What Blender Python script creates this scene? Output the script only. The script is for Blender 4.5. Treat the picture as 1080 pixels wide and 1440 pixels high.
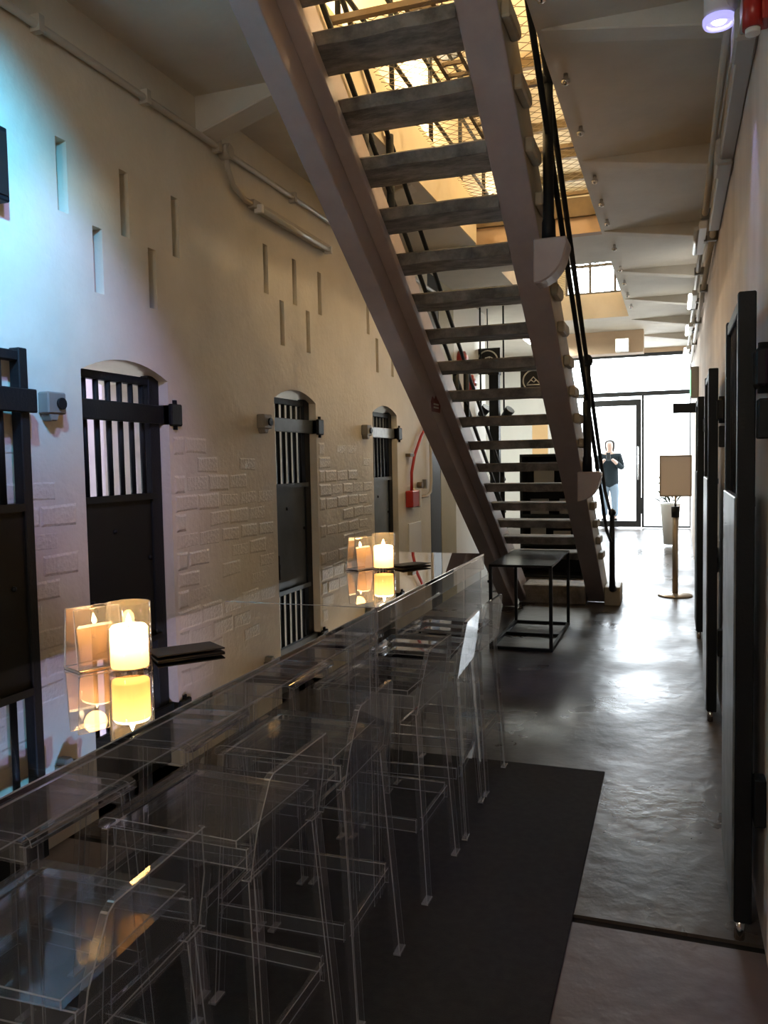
import bpy, math, random
from mathutils import Vector, Matrix
random.seed(7)
for o in list(bpy.data.objects): bpy.data.objects.remove(o)
sc = bpy.context.scene
col = sc.collection
R = math.radians

# ------------------------------------------------------------------ camera
cam_d = bpy.data.cameras.new('camera'); cam = bpy.data.objects.new('camera', cam_d); col.objects.link(cam)
cam_d.sensor_fit = 'VERTICAL'; cam_d.sensor_height = 24.0; cam_d.lens = 24.0*1150/1440
cam_d.clip_start = .05; cam_d.clip_end = 200
YAW, PITCH, ROLL = R(19.59), R(3.47), R(1.087)
cam.matrix_world = (Matrix.Translation((0, 0, 1.55)) @ Matrix.Rotation(YAW, 4, 'Z') @
                    Matrix.Rotation(R(90)-PITCH, 4, 'X') @ Matrix.Rotation(-ROLL, 4, 'Z'))
sc.camera = cam

# ------------------------------------------------------------------ world, view
w = bpy.data.worlds.new('sky'); sc.world = w; w.use_nodes = True
bg = w.node_tree.nodes['Background']; bg.inputs[0].default_value = (.86, .93, 1, 1); bg.inputs[1].default_value = 13
sc.view_settings.view_transform = 'Standard'; sc.view_settings.look = 'None'
sc.view_settings.gamma = 1; sc.view_settings.use_curve_mapping = False
sc.view_settings.exposure = 0.0
try:
    sc.cycles.transparent_max_bounces = 40
    sc.cycles.max_bounces = 12
    sc.cycles.caustics_reflective = False; sc.cycles.caustics_refractive = False
except Exception: pass

def light(name, kind, loc, energy, color, target=None, size=.1, **kw):
    d = bpy.data.lights.new(name, kind); d.energy = energy; d.color = color
    if kind == 'AREA':
        d.shape = 'RECTANGLE'; d.size = size; d.size_y = kw.pop('size_y', size)
    else: d.shadow_soft_size = size
    if kw.pop('portal', False): d.cycles.is_portal = True
    for k, v in kw.items(): setattr(d, k, v)
    o = bpy.data.objects.new(name, d); col.objects.link(o); o.location = loc
    if target is not None:
        o.rotation_euler = (Vector(target)-Vector(loc)).to_track_quat('-Z', 'Y').to_euler()
    return o

YF = 15.5                      # the glazed street front
# portals only guide the sampling of the daylight through the real openings
light('portal_front', 'AREA', (-.6, YF+.25, 1.9), 1, (1, 1, 1), (-.6, 0, 1.9), 2.4, size_y=3.2, portal=True)
light('portal_upper', 'AREA', (-1.0, YF+.25, 5.0), 1, (1, 1, 1), (-1.0, 0, 5.0), 1.9, size_y=2.2, portal=True)
# warm lamps of the upper gallery, standing over both side slabs
for y in (3.2, 5.6, 8.0): light('upper_lamp_light', 'POINT', (-2.15, y, 5.2), 115, (1, .76, .46), size=.12)
for y in (2.0, 4.6, 7.2): light('upper_lamp_light', 'POINT', (.05, y, 5.2), 100, (1, .76, .46), size=.12)
light('upper_lamp_light', 'POINT', (-2.0, 11.5, 5.0), 45, (1, .86, .66), size=.12)
# coloured stage spots washing the left wall
light('cyan_spot_light', 'SPOT', (-1.25, 1.35, 3.25), 430, (.12, .58, 1), (-2.4, 2.08, 2.62), .05, spot_size=R(56), spot_blend=.9)
light('violet_spot_light', 'SPOT', (-.9, 1.6, 3.3), 120, (.46, .42, 1), (-2.4, 2.75, 2.0), .05, spot_size=R(38), spot_blend=.6)
light('blue_spot_light', 'SPOT', (-.45, 2.9, 3.4), 130, (.10, .18, 1), (-.85, 5.75, 0), .04, spot_size=R(17), spot_blend=.9)
# tube lamp in the far white lobby behind the stairs
light('lobby_lamp_light', 'AREA', (-1.9, 12.6, 3.3), 110, (.95, 1, .93), (-1.9, 12.6, 0), .5, size_y=2.6)
# unseen fill light added behind the camera to lift the stairs and walls
light('rear_fill_light', 'AREA', (-.7, -2.6, 3.2), 34, (1, .86, .70), (-.9, 3.0, 2.2), .6, size_y=.6)

# ------------------------------------------------------------------ helpers
class MB:
    def __init__(s): s.v = []; s.f = []; s.m = []; s.sm = []
    def add(s, vs, fs, m=0, sm=False):
        b = len(s.v); s.v += [tuple(p) for p in vs]
        for k, f in enumerate(fs):
            s.f.append([b+i for i in f]); s.m.append(m[k] if isinstance(m, list) else m); s.sm.append(sm)
        return s
    def hexa(s, p, m=0):           # 8 points: bottom loop 0-3, top loop 4-7
        return s.add(p, [(3, 2, 1, 0), (4, 5, 6, 7), (0, 1, 5, 4), (1, 2, 6, 5), (2, 3, 7, 6), (3, 0, 4, 7)], m)
    def box(s, x0, x1, y0, y1, z0, z1, m=0):
        return s.hexa([(x0,y0,z0),(x1,y0,z0),(x1,y1,z0),(x0,y1,z0),(x0,y0,z1),(x1,y0,z1),(x1,y1,z1),(x0,y1,z1)], m)
    def prism(s, poly, axis, a, b, m=0, edge=None):   # poly of 2D points extruded along axis
        def P(u, v, t): return {'x': (t, u, v), 'y': (u, t, v), 'z': (u, v, t)}[axis]
        n = len(poly); vs = [P(u, v, a) for u, v in poly]+[P(u, v, b) for u, v in poly]
        fs = [tuple(range(n))[::-1], tuple(range(n, 2*n))]+[(i, (i+1) % n, n+(i+1) % n, n+i) for i in range(n)]
        mm = m if edge is None else [m, m]+[edge]*n
        return s.add(vs, fs, mm)
    def tube(s, pts, r, seg=8, m=0, closed=False):
        pts = [Vector(p) for p in pts]; n = len(pts); rings = []
        rr = r if isinstance(r, (list, tuple)) else [r]*n
        up = None
        for i, p in enumerate(pts):
            a = pts[(i-1) % n] if (closed or i > 0) else p; c = pts[(i+1) % n] if (closed or i < n-1) else p
            t = (c-a).normalized()
            if up is None:
                up = Vector((0, 0, 1)) if abs(t.z) < .9 else Vector((1, 0, 0))
            u = t.cross(up).normalized(); v = u.cross(t).normalized(); up = v
            rings.append([p+(u*math.cos(2*math.pi*k/seg)+v*math.sin(2*math.pi*k/seg))*rr[i] for k in range(seg)])
        vs = [q for ring in rings for q in ring]; fs = []
        for i in range(n if closed else n-1):
            j = (i+1) % n
            for k in range(seg):
                l = (k+1) % seg; fs.append((i*seg+k, i*seg+l, j*seg+l, j*seg+k))
        s.add(vs, fs, m, True)
        if not closed:
            b = len(s.v)-len(vs)
            s.f.append([b+k for k in range(seg)][::-1]); s.m.append(m); s.sm.append(False)
            s.f.append([b+(n-1)*seg+k for k in range(seg)]); s.m.append(m); s.sm.append(False)
        return s
    def lathe(s, prof, c, seg=24, m=0, closed=False):   # prof list of (r,z)
        cx, cy, cz = c; n = len(prof)
        vs = [(cx+r*math.cos(2*math.pi*k/seg), cy+r*math.sin(2*math.pi*k/seg), cz+z) for r, z in prof for k in range(seg)]
        fs = []
        for i in range(n if closed else n-1):
            j = (i+1) % n
            for k in range(seg):
                l = (k+1) % seg; fs.append((i*seg+k, i*seg+l, j*seg+l, j*seg+k))
        s.add(vs, fs, m, True)
        b = len(s.v)-len(vs)
        if not closed:
            if prof[0][0] > 1e-4: s.f.append([b+k for k in range(seg)][::-1]); s.m.append(m); s.sm.append(False)
            if prof[-1][0] > 1e-4: s.f.append([b+(n-1)*seg+k for k in range(seg)]); s.m.append(m); s.sm.append(False)
        return s
    def mesh(s, name, mats):
        me = bpy.data.meshes.new(name); me.from_pydata(s.v, [], s.f)
        for mt in (mats if isinstance(mats, (list, tuple)) else [mats]): me.materials.append(mt)
        me.polygons.foreach_set('material_index', s.m); me.polygons.foreach_set('use_smooth', s.sm)
        me.validate(); me.update(); return me
    def build(s, name, mats, parent=None, bevel=0, seg=1, edge_mat=None):
        o = bpy.data.objects.new(name, s.mesh(name, mats)); col.objects.link(o)
        if parent is not None: adopt(o, parent)
        if bevel:
            md = o.modifiers.new('bevel', 'BEVEL'); md.width = bevel; md.segments = seg; md.limit_method = 'ANGLE'
            if edge_mat is not None: md.material = edge_mat
        return o
def wm(o):
    return o.matrix_basis.copy() if o.parent is None else wm(o.parent) @ o.matrix_parent_inverse @ o.matrix_basis
def adopt(o, p):
    o.parent = p; o.matrix_parent_inverse = wm(p).inverted()
def tag(o, label=None, cat=None, group=None, kind=None):
    if label: o['label'] = label
    if cat: o['category'] = cat
    if group: o['group'] = group
    if kind: o['kind'] = kind
    return o
def thing(name, loc, label, cat, group=None, kind=None):
    o = bpy.data.objects.new(name, None); o.empty_display_size = .1; col.objects.link(o); o.location = loc
    return tag(o, label, cat, group, kind)
def copy_tree(o, parent=None):
    c = o.copy(); col.objects.link(c)
    if parent: c.parent = parent
    for ch in [k for k in bpy.data.objects if k.parent == o]: copy_tree(ch, c)
    return c

# ------------------------------------------------------------------ materials
def nodes(name):
    m = bpy.data.materials.new(name); m.use_nodes = True; t = m.node_tree
    return m, t, t.nodes['Principled BSDF']
def N(t, typ, **kw):
    n = t.nodes.new(typ)
    for k, v in kw.items(): setattr(n, k, v)
    return n
def mat(name, c, rough=.6, metal=0, noise=0, scale=6, c2=None, bump=0, bscale=40, detail=6, spec=.5, stretch=None):
    m, t, b = nodes(name)
    b.inputs['Base Color'].default_value = (*c, 1); b.inputs['Roughness'].default_value = rough; b.inputs['Metallic'].default_value = metal
    b.inputs['Specular IOR Level'].default_value = spec
    tc = N(t, 'ShaderNodeTexCoord'); src = tc.outputs['Object']
    if stretch:
        mp = N(t, 'ShaderNodeMapping'); mp.inputs['Scale'].default_value = stretch
        t.links.new(src, mp.inputs[0]); src = mp.outputs[0]
    if noise or c2:
        n = N(t, 'ShaderNodeTexNoise'); n.inputs['Scale'].default_value = scale; n.inputs['Detail'].default_value = detail
        n.inputs['Roughness'].default_value = .65
        t.links.new(src, n.inputs['Vector'])
        r = N(t, 'ShaderNodeValToRGB'); r.color_ramp.elements[0].position = .36; r.color_ramp.elements[1].position = .66
        k2 = c2 or tuple(x*(1-noise) for x in c)
        r.color_ramp.elements[0].color = (*k2, 1); r.color_ramp.elements[1].color = (*c, 1)
        t.links.new(n.outputs[0], r.inputs[0]); t.links.new(r.outputs[0], b.inputs['Base Color'])
    if bump:
        n2 = N(t, 'ShaderNodeTexNoise'); n2.inputs['Scale'].default_value = bscale; n2.inputs['Detail'].default_value = 5
        t.links.new(src, n2.inputs['Vector'])
        bp = N(t, 'ShaderNodeBump'); bp.inputs['Strength'].default_value = bump; bp.inputs['Distance'].default_value = .01
        t.links.new(n2.outputs[0], bp.inputs['Height']); t.links.new(bp.outputs[0], b.inputs['Normal'])
    return m
def emit(name, c, s):
    m, t, b = nodes(name)
    b.inputs['Base Color'].default_value = (*c, 1); b.inputs['Emission Color'].default_value = (*c, 1); b.inputs['Emission Strength'].default_value = s
    return m
def clear(name, tint=(.95, .96, .97), rough=.015, frost=0.0, ior=1.5, frostcol=(.8, .82, .86), gain=1.0):
    m = bpy.data.materials.new(name); m.use_nodes = True; t = m.node_tree; t.nodes.clear()
    out = N(t, 'ShaderNodeOutputMaterial'); tr = N(t, 'ShaderNodeBsdfTransparent'); tr.inputs[0].default_value = (*tint, 1)
    gl = N(t, 'ShaderNodeBsdfGlossy'); gl.inputs['Roughness'].default_value = rough; gl.inputs[0].default_value = (1, 1, 1, 1)
    fr = N(t, 'ShaderNodeFresnel'); fr.inputs[0].default_value = ior
    geo = N(t, 'ShaderNodeNewGeometry')
    inv = N(t, 'ShaderNodeMath', operation='SUBTRACT'); inv.inputs[0].default_value = 1
    t.links.new(geo.outputs['Backfacing'], inv.inputs[1])
    mul = N(t, 'ShaderNodeMath', operation='MULTIPLY'); t.links.new(fr.outputs[0], mul.inputs[0]); t.links.new(inv.outputs[0], mul.inputs[1])
    mu2 = N(t, 'ShaderNodeMath', operation='MULTIPLY', use_clamp=True); t.links.new(mul.outputs[0], mu2.inputs[0]); mu2.inputs[1].default_value = gain
    mx = N(t, 'ShaderNodeMixShader'); t.links.new(mu2.outputs[0], mx.inputs[0])
    base = tr.outputs[0]
    if frost:
        df = N(t, 'ShaderNodeBsdfPrincipled'); df.inputs['Base Color'].default_value = (*frostcol, 1); df.inputs['Roughness'].default_value = .18
        m2 = N(t, 'ShaderNodeMixShader'); m2.inputs[0].default_value = frost
        t.links.new(tr.outputs[0], m2.inputs[1]); t.links.new(df.outputs[0], m2.inputs[2]); base = m2.outputs[0]
    t.links.new(base, mx.inputs[1]); t.links.new(gl.outputs[0], mx.inputs[2]); t.links.new(mx.outputs[0], out.inputs[0])
    return m

M = {}
M['wall'] = mat('white_painted_wall', (.78, .73, .62), .62, c2=(.68, .63, .52), scale=1.6, bump=.35, bscale=26)
M['brick'] = mat('painted_brick', (.78, .73, .62), .5, c2=(.68, .63, .52), scale=1.6, bump=.5, bscale=60)
M['wall_r'] = mat('right_wall_plaster', (.74, .65, .59), .7, c2=(.60, .52, .46), scale=2.2, bump=.3, bscale=30, stretch=(1, 1.5, .35))
M['ceil'] = mat('slab_underside_paint', (.70, .66, .58), .7, c2=(.60, .56, .49), scale=1.4, bump=.2, bscale=20)
M['cream'] = mat('upper_cream_paint', (.78, .68, .48), .7, c2=(.70, .60, .42), scale=1.5)
M['lobby'] = mat('lobby_white_paint', (.80, .80, .76), .6, noise=.06, scale=2)
M['khaki'] = mat('khaki_pillar_paint', (.44, .40, .27), .6, noise=.08, scale=3)
M['tan'] = mat('tan_bulkhead_paint', (.60, .44, .30), .7, noise=.1, scale=3)
M['iron'] = mat('black_iron', (.009, .011, .013), .5, spec=.22, bump=.15, bscale=80)
M['iron2'] = mat('dark_green_black_paint', (.011, .012, .010), .6, spec=.3, noise=.2, scale=5)
M['steel'] = mat('blue_grey_sheet_steel', (.12, .14, .155), .36, metal=.3, c2=(.07, .085, .095), scale=4)
M['leafgrey'] = mat('worn_grey_sheet', (.30, .31, .31), .35, metal=.4, c2=(.16, .17, .17), scale=8)
M['stair'] = mat('violet_lit_stair_paint', (.43, .365, .37), .45, c2=(.36, .305, .31), scale=3, bump=.1, bscale=30)  # mauve deepened in the colour to stand for violet light on the stringers
M['stairside'] = mat('cream_stair_paint', (.45, .39, .28), .5, c2=(.36, .31, .23), scale=4)
M['tread'] = mat('weathered_grey_stone', (.29, .262, .235), .75, c2=(.10, .09, .08), scale=7, bump=.6, bscale=35, stretch=(1, 2.2, 1))
M['pipe'] = mat('painted_conduit', (.52, .48, .42), .45)
M['pipe2'] = mat('grey_trunking', (.40, .38, .36), .5)
M['red'] = mat('signal_red_paint', (.38, .02, .015), .35)
M['darkred'] = mat('dark_red_sticker', (.16, .018, .022), .5)
M['white'] = mat('white_plastic', (.8, .8, .78), .4)
M['grey'] = mat('grey_plastic_box', (.23, .215, .19), .5)
M['rug'] = mat('charcoal_mat', (.032, .030, .028), .92, c2=(.022, .021, .020), scale=30, bump=.4, bscale=300)
M['brass'] = mat('brushed_bronze', (.42, .34, .25), .32, metal=.75)
M['signback'] = mat('beige_sign_card', (.86, .76, .67), .5)
M['black'] = mat('black_card', (.012, .012, .012), .5)
M['line'] = mat('white_line_print', (.62, .62, .58), .5)
M['wood'] = mat('dark_brown_timber', (.16, .11, .05), .55, noise=.3, scale=6)
M['chrome'] = mat('polished_steel', (.75, .75, .75), .12, metal=1)
M['frame'] = mat('anthracite_door_frame', (.028, .03, .032), .4)
M['skin'] = mat('skin', (.30, .19, .14), .6)
M['jacket'] = mat('dark_teal_jacket', (.010, .014, .016), .9, spec=.1, noise=.2, scale=12)
M['jeans'] = mat('pale_blue_trousers', (.10, .13, .16), .9)
M['hair'] = mat('dark_hair', (.008, .007, .006), .7, spec=.1)
M['street'] = mat('pale_street_paving', (.62, .62, .60), .7, noise=.12, scale=2)
M['facade'] = mat('pale_street_wall', (.78, .77, .74), .7, noise=.08, scale=1)
M['tube'] = emit('lit_fluorescent_tube', (1, .97, .90), 14)
M['tubeoff'] = mat('unlit_tube_fitting', (.6, .6, .58), .25)
M['led'] = emit('violet_white_led', (.72, .68, 1), 14)
M['exit'] = emit('green_exit_glow', (.25, 1, .45), 2.2)
M['lampglow'] = emit('warm_lamp_glow', (1, .95, .78), 4)
M['bulb'] = emit('warm_bulb', (1, .75, .42), 20)
def wax_mat():
    m, t, b = nodes('translucent_candle_wax'); out = t.nodes['Material Output']
    tl = N(t, 'ShaderNodeBsdfTranslucent'); tl.inputs[0].default_value = (1, .56, .26, 1)
    b.inputs['Base Color'].default_value = (.85, .70, .50, 1); mx = N(t, 'ShaderNodeMixShader'); mx.inputs[0].default_value = .8
    t.links.new(b.outputs[0], mx.inputs[1]); t.links.new(tl.outputs[0], mx.inputs[2]); t.links.new(mx.outputs[0], out.inputs[0]); return m
M['wax'] = wax_mat()
M['waxtop'] = emit('wax_top_flame_glow', (1, .72, .34), 12)  # flame glow on the wax top, put in as emission
M['flame'] = emit('candle_flame', (1, .78, .42), 40)
M['glass'] = clear('window_glass', (.97, .98, .98), .0)
M['tumbler'] = clear('candle_glass', (.96, .96, .96), .02, frost=.03, ior=1.5, gain=1.3)
M['acr'] = clear('clear_acrylic', (.955, .96, .97), .02, gain=1.8, ior=1.5, frost=.055, frostcol=(.62, .66, .76))
M['acre'] = clear('acrylic_cut_edge', (.80, .82, .86), .10, frost=.40, ior=1.5, gain=2.2)
M['acrtop'] = clear('acrylic_table_sheet', (.72, .74, .76), .012, gain=3.8, ior=1.55)
M['acrseat'] = clear('acrylic_seat_sheet', (.86, .87, .90), .03, gain=3.6, ior=1.55, frost=.045)
ACR = [M['acr'], M['acre']]; ACS = [M['acrseat'], M['acre']]; ACT = [M['acrtop'], M['acre']]

# concrete floor, worn patches polished
def concrete(name, c, c2, r0, r1):
    m, t, b = nodes(name)
    tc = N(t, 'ShaderNodeTexCoord')
    def ramp(scale, p0, p1, a, bb, detail=8, dist=.4):
        n = N(t, 'ShaderNodeTexNoise'); n.inputs['Scale'].default_value = scale; n.inputs['Detail'].default_value = detail; n.inputs['Distortion'].default_value = dist
        t.links.new(tc.outputs['Object'], n.inputs['Vector'])
        r = N(t, 'ShaderNodeValToRGB'); r.color_ramp.elements[0].position = p0; r.color_ramp.elements[1].position = p1
        r.color_ramp.elements[0].color = (*a, 1); r.color_ramp.elements[1].color = (*bb, 1); t.links.new(n.outputs[0], r.inputs[0]); return r
    a = ramp(1.7, .35, .68, c2, c); t.links.new(a.outputs[0], b.inputs['Base Color'])
    q = ramp(1.5, .28, .78, (r0,)*3, (r1,)*3, 5, .2); t.links.new(q.outputs[0], b.inputs['Roughness'])
    n2 = N(t, 'ShaderNodeTexNoise'); n2.inputs['Scale'].default_value = 9; n2.inputs['Detail'].default_value = 7
    t.links.new(tc.outputs['Object'], n2.inputs['Vector'])
    bp = N(t, 'ShaderNodeBump'); bp.inputs['Strength'].default_value = .34; bp.inputs['Distance'].default_value = .014
    t.links.new(n2.outputs[0], bp.inputs['Height']); t.links.new(bp.outputs[0], b.inputs['Normal'])
    b.inputs['Specular IOR Level'].default_value = .6
    return m
M['floor'] = concrete('polished_concrete', (.105, .082, .066), (.042, .033, .027), .20, .50)
M['floor2'] = concrete('pinkish_concrete', (.20, .165, .15), (.13, .105, .10), .30, .55)

XL, XR = -2.40, .27
ZC = 3.50          # underside of the gallery slabs
ZU = 6.40          # upper roof

# ------------------------------------------------------------------ floor
def ramp_z(y): return 0 if y < 11.3 else .28*min(1, (y-11.3)/3.6)
fl = MB().box(XL-1.6, XR+1.6, -4, 11.3, -.14, -.02).build('floor', M['floor'])
tag(fl, 'worn polished concrete floor running down the corridor', 'floor', kind='structure')
g = .022
MB().box(XL-1.6, XR+1.6, 2.73+g, 11.3, -.04, 0).build('slab', M['floor'], fl)
MB().box(XL-1.6, XR+1.6, -4, 2.73-g, -.04, -.003).build('slab', M['floor2'], fl)
MB().hexa([(XL-1.6, 11.3, -.04), (XR+1.6, 11.3, -.04), (XR+1.6, YF+.3, -.04), (XL-1.6, YF+.3, -.04),
           (XL-1.6, 11.3, 0), (XR+1.6, 11.3, 0), (XR+1.6, YF+.3, .28), (XL-1.6, YF+.3, .28)]).build('ramp', M['floor'], fl)
MB().box(XL-1.6, XR+1.6, 2.73-g, 2.73+g, -.03, -.012).build('joint_filler', M['iron2'], fl)

# ------------------------------------------------------------------ walls with holes
def wall_x(name, X, side, y0, y1, z0, z1, holes, thick, m, parent=None):
    """wall face at x=X, body extends to X-side*thick (side=+1: room lies at +x). holes (y0,y1,z0,z1,depth|None)"""
    ys = sorted({y0, y1, *[h[0] for h in holes], *[h[1] for h in holes]}); zs = sorted({z0, z1, *[h[2] for h in holes], *[h[3] for h in holes]})
    ys = [v for v in ys if y0 <= v <= y1]; zs = [v for v in zs if z0 <= v <= z1]
    b = MB(); XB = X-side*thick
    def quad(p, flip):
        b.add(p if not flip else p[::-1], [(0, 1, 2, 3)])
    for i in range(len(ys)-1):
        for j in range(len(zs)-1):
            cy = (ys[i]+ys[i+1])/2; cz = (zs[j]+zs[j+1])/2
            hit = [h for h in holes if h[0] < cy < h[1] and h[2] < cz < h[3]]
            q = lambda x: [(x, ys[i], zs[j]), (x, ys[i+1], zs[j]), (x, ys[i+1], zs[j+1]), (x, ys[i], zs[j+1])]
            if not hit: quad(q(X), side < 0); quad(q(XB), side > 0)
            elif hit[0][4] is not None:
                quad(q(X-side*hit[0][4]), side < 0); quad(q(XB), side > 0)
    for h in holes:
        d = h[4] if h[4] is not None else thick; xa, xb = X, X-side*d
        a, c, e, f = h[0], h[1], h[2], h[3]
        quad([(xa, a, e), (xb, a, e), (xb, a, f), (xa, a, f)], side < 0)
        quad([(xa, c, e), (xb, c, e), (xb, c, f), (xa, c, f)], side > 0)
        quad([(xa, a, f), (xb, a, f), (xb, c, f), (xa, c, f)], side < 0)
        quad([(xa, a, e), (xb, a, e), (xb, c, e), (xa, c, e)], side > 0)
    for yy, fl_ in ((y0, False), (y1, True)): quad([(X, yy, z0), (XB, yy, z0), (XB, yy, z1), (X, yy, z1)], fl_ == (side > 0))
    quad([(X, y0, z1), (XB, y0, z1), (XB, y1, z1), (X, y1, z1)], side < 0)
    return b.build(name, m, parent)

DW = .64; DOORS = [-.72, 1.10, 2.90, 4.70, 6.50]       # near jambs of the left cells
ARCH = 2.045; SPR = 1.975
holes = [(y, y+DW, 0, ARCH, None) for y in DOORS]
slits = []
for y in DOORS:
    for k, dy in enumerate((-.085, .325, .735)): slits.append((y+dy, 2.615, 2.915))
    for dy in (.125, .525): slits.append((y+dy, 2.32, 2.62-.012))
for (y, a, b_) in slits: holes.append((y-.012, y+.052, a, b_, .10))
wl = wall_x('wall_left', XL, 1, -4, 8.20, 0, ZC+.34, holes, .40, M['wall'])
tag(wl, 'whitewashed cell-block wall with barred doors and narrow vent slits', 'wall', kind='structure')
for y in DOORS:                                        # segmental arch heads
    c = y+DW/2; n = 12; pts = []
    for k in range(n+1):
        u = -1+2*k/n; pts.append((c+u*DW/2, SPR+(ARCH-SPR)*(1-u*u)))
    b = MB()
    for k in range(n):
        p, q = pts[k], pts[k+1]
        b.prism([p, q, (q[0], ARCH+.002), (p[0], ARCH+.002)], 'x', XL-.399, XL+.0005)
    b.build('arch_head', M['wall'], wl)

# painted bricks standing proud on the piers between the doors
bm_ = []
for v in range(5):
    L, Hh = (.208, .208, .200, .212, .098)[v], .088
    j = lambda s=.005: random.uniform(-s, s)
    p = [(0, j(), j()), (0, L+j(), j()), (0, L+j(), Hh+j()), (0, j(), Hh+j())]; d = .0045
    q = [(d, a[1]+(.013 if i in (0, 3) else -.013), a[2]+(.013 if i < 2 else -.013)) for i, a in enumerate(p)]
    bb = MB().add(p+q, [(4, 5, 6, 7), (0, 1, 5, 4), (1, 2, 6, 5), (2, 3, 7, 6), (3, 0, 4, 7)])
    bm_.append(bb.mesh('brick', M['brick']))
cnt = 0
for (ya, yb) in ((1.76, 2.88), (3.57, 4.67), (5.37, 6.47)):
    for r in range(16):
        z = .12+r*.0995; y = ya+(.108 if r % 2 else 0)
        if r % 2:
            o = bpy.data.objects.new('brick', bm_[4]); col.objects.link(o); o.location = (XL, ya, z); o.parent = wl; cnt += 1
        while y+.2 < yb:
            if cnt < 296 and random.random() > .22+.08*max(0, r-11):
                o = bpy.data.objects.new('brick', bm_[random.randrange(4)]); col.objects.link(o)
                o.location = (XL-random.uniform(0, .0038), y+random.uniform(-.002, .002), z+random.uniform(-.003, .003)); o.rotation_euler = (random.uniform(-.014, .014), 0, 0)
                o.parent = wl; cnt += 1
            y += .218

# cells behind the doors
def cell(name, x0, x1, y0, y1, label, m):
    b = MB(); z1 = 2.75
    b.add([(x0, y0, 0), (x1, y0, 0), (x1, y1, 0), (x0, y1, 0), (x0, y0, z1), (x1, y0, z1), (x1, y1, z1), (x0, y1, z1)],
          [(4, 7, 6, 5), (0, 4, 5, 1), (2, 6, 7, 3)]+([(0, 3, 7, 4)] if x0 < -1 else [(1, 5, 6, 2)]))
    return tag(b.build(name, m), label, 'wall', kind='structure')
M['cellwall'] = mat('cell_whitewash', (.66, .62, .60), .7, noise=.08, scale=3)
cl_lab = ['bare cell room behind the nearest left opening', 'cell room behind the swung-open barred door', 'lavender-lit cell room behind the nearest closed door',
          'dim brown cell room behind the middle closed door', 'dark cell room behind the farthest barred door']
for k, y in enumerate(DOORS): cell('wall_cell', XL-2.0, XL-.401, y-.5, y+DW+.5, cl_lab[k], M['cellwall'])
light('cell_lamp_light', 'POINT', (XL-1.0, 3.35, 2.45), 26, (.66, .62, 1), size=.15)
light('cell_lamp_light', 'POINT', (XL-1.0, 5.2, 2.45), 2.2, (1, .72, .5), size=.15)
light('cell_lamp_light', 'POINT', (XL-1.0, 7.0, 2.45), .9, (1, .8, .6), size=.15)

# right wall with cell openings
RDOORS = [-.6, 1.98, 4.30, 6.62]
rh = [(y, y+.68, 0, 2.02, None) for y in RDOORS]
wr = wall_x('wall_right', XR, -1, -4, YF+.3, 0, ZC+.34, rh, .35, M['wall_r'])
tag(wr, 'streaked beige plaster wall carrying pipes and folded-back gates', 'wall', kind='structure')
for k, y in enumerate(RDOORS): cell('wall_cell', XR+.351, XR+1.5, y-.3, y+.98, ['cell room on the right beside the photographer', 'pink-lit cell room behind the nearest right gate', 'tan-lit cell room between the right gates', 'cell room behind the farthest right gate'][k], M['cellwall'])
light('cell_lamp_light', 'POINT', (XR+.95, 2.3, 2.2), 4, (1, .42, .78), size=.15)
light('cell_lamp_light', 'POINT', (XR+.95, 4.65, 2.2), 6, (1, .70, .40), size=.15)
light('cell_lamp_light', 'POINT', (XR+.95, 6.95, 2.2), 4, (1, .85, .7), size=.15)

wb = MB().box(XL-.4, XR+.35, -4.2, -4, -.1, ZU).build('wall_back', M['wall']); tag(wb, 'plain end wall behind the photographer', 'wall', kind='structure')

# far part of the left side: gap filled black for its shade, pillar, white lobby
b = MB().box(-2.75, XL, 8.62, 9.25, 0, ZC).build('wall_pillar', M['khaki']); tag(b, 'khaki pillar past the black-filled gap in the left wall', 'wall', kind='structure')
b = MB().box(-3.6, -3.5, 8.2, YF+.3, 0, ZC).build('wall_lobby', M['lobby']); tag(b, 'bright white lobby wall seen between the stair treads', 'wall', kind='structure')
b = MB().box(-3.5, XL-.0, 8.21, 8.60, 0, ZC).build('wall_shade_block', M['black']); tag(b, 'black block standing in for the shade of the wall gap past the red call box', 'wall', kind='structure')  # solid black fill paints the shade of the open gap
b = MB().box(-3.6, -2.75, 9.2, 9.25, 0, ZC).build('wall_return', M['lobby']); tag(b, 'white return wall beyond the khaki pillar', 'wall', kind='structure')
b = MB().box(-2.52, -2.40, 9.25, 10.9, 0, ZC); b = b.build('wall_panel', M['lobby']); tag(b, 'white wall strip left of the stair foot', 'wall', kind='structure')
b = MB().box(-3.6, -1.95, YF, YF+.2, 0, ZC).build('wall_far', M['lobby']); tag(b, 'white end wall left of the glazed street front', 'wall', kind='structure')
b = MB().box(-1.95, XR+.03, YF, YF+.2, 3.42, ZC+.5).build('wall_lintel', M['tan']); tag(b, 'lintel over the glazed street front', 'wall', kind='structure')

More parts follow.
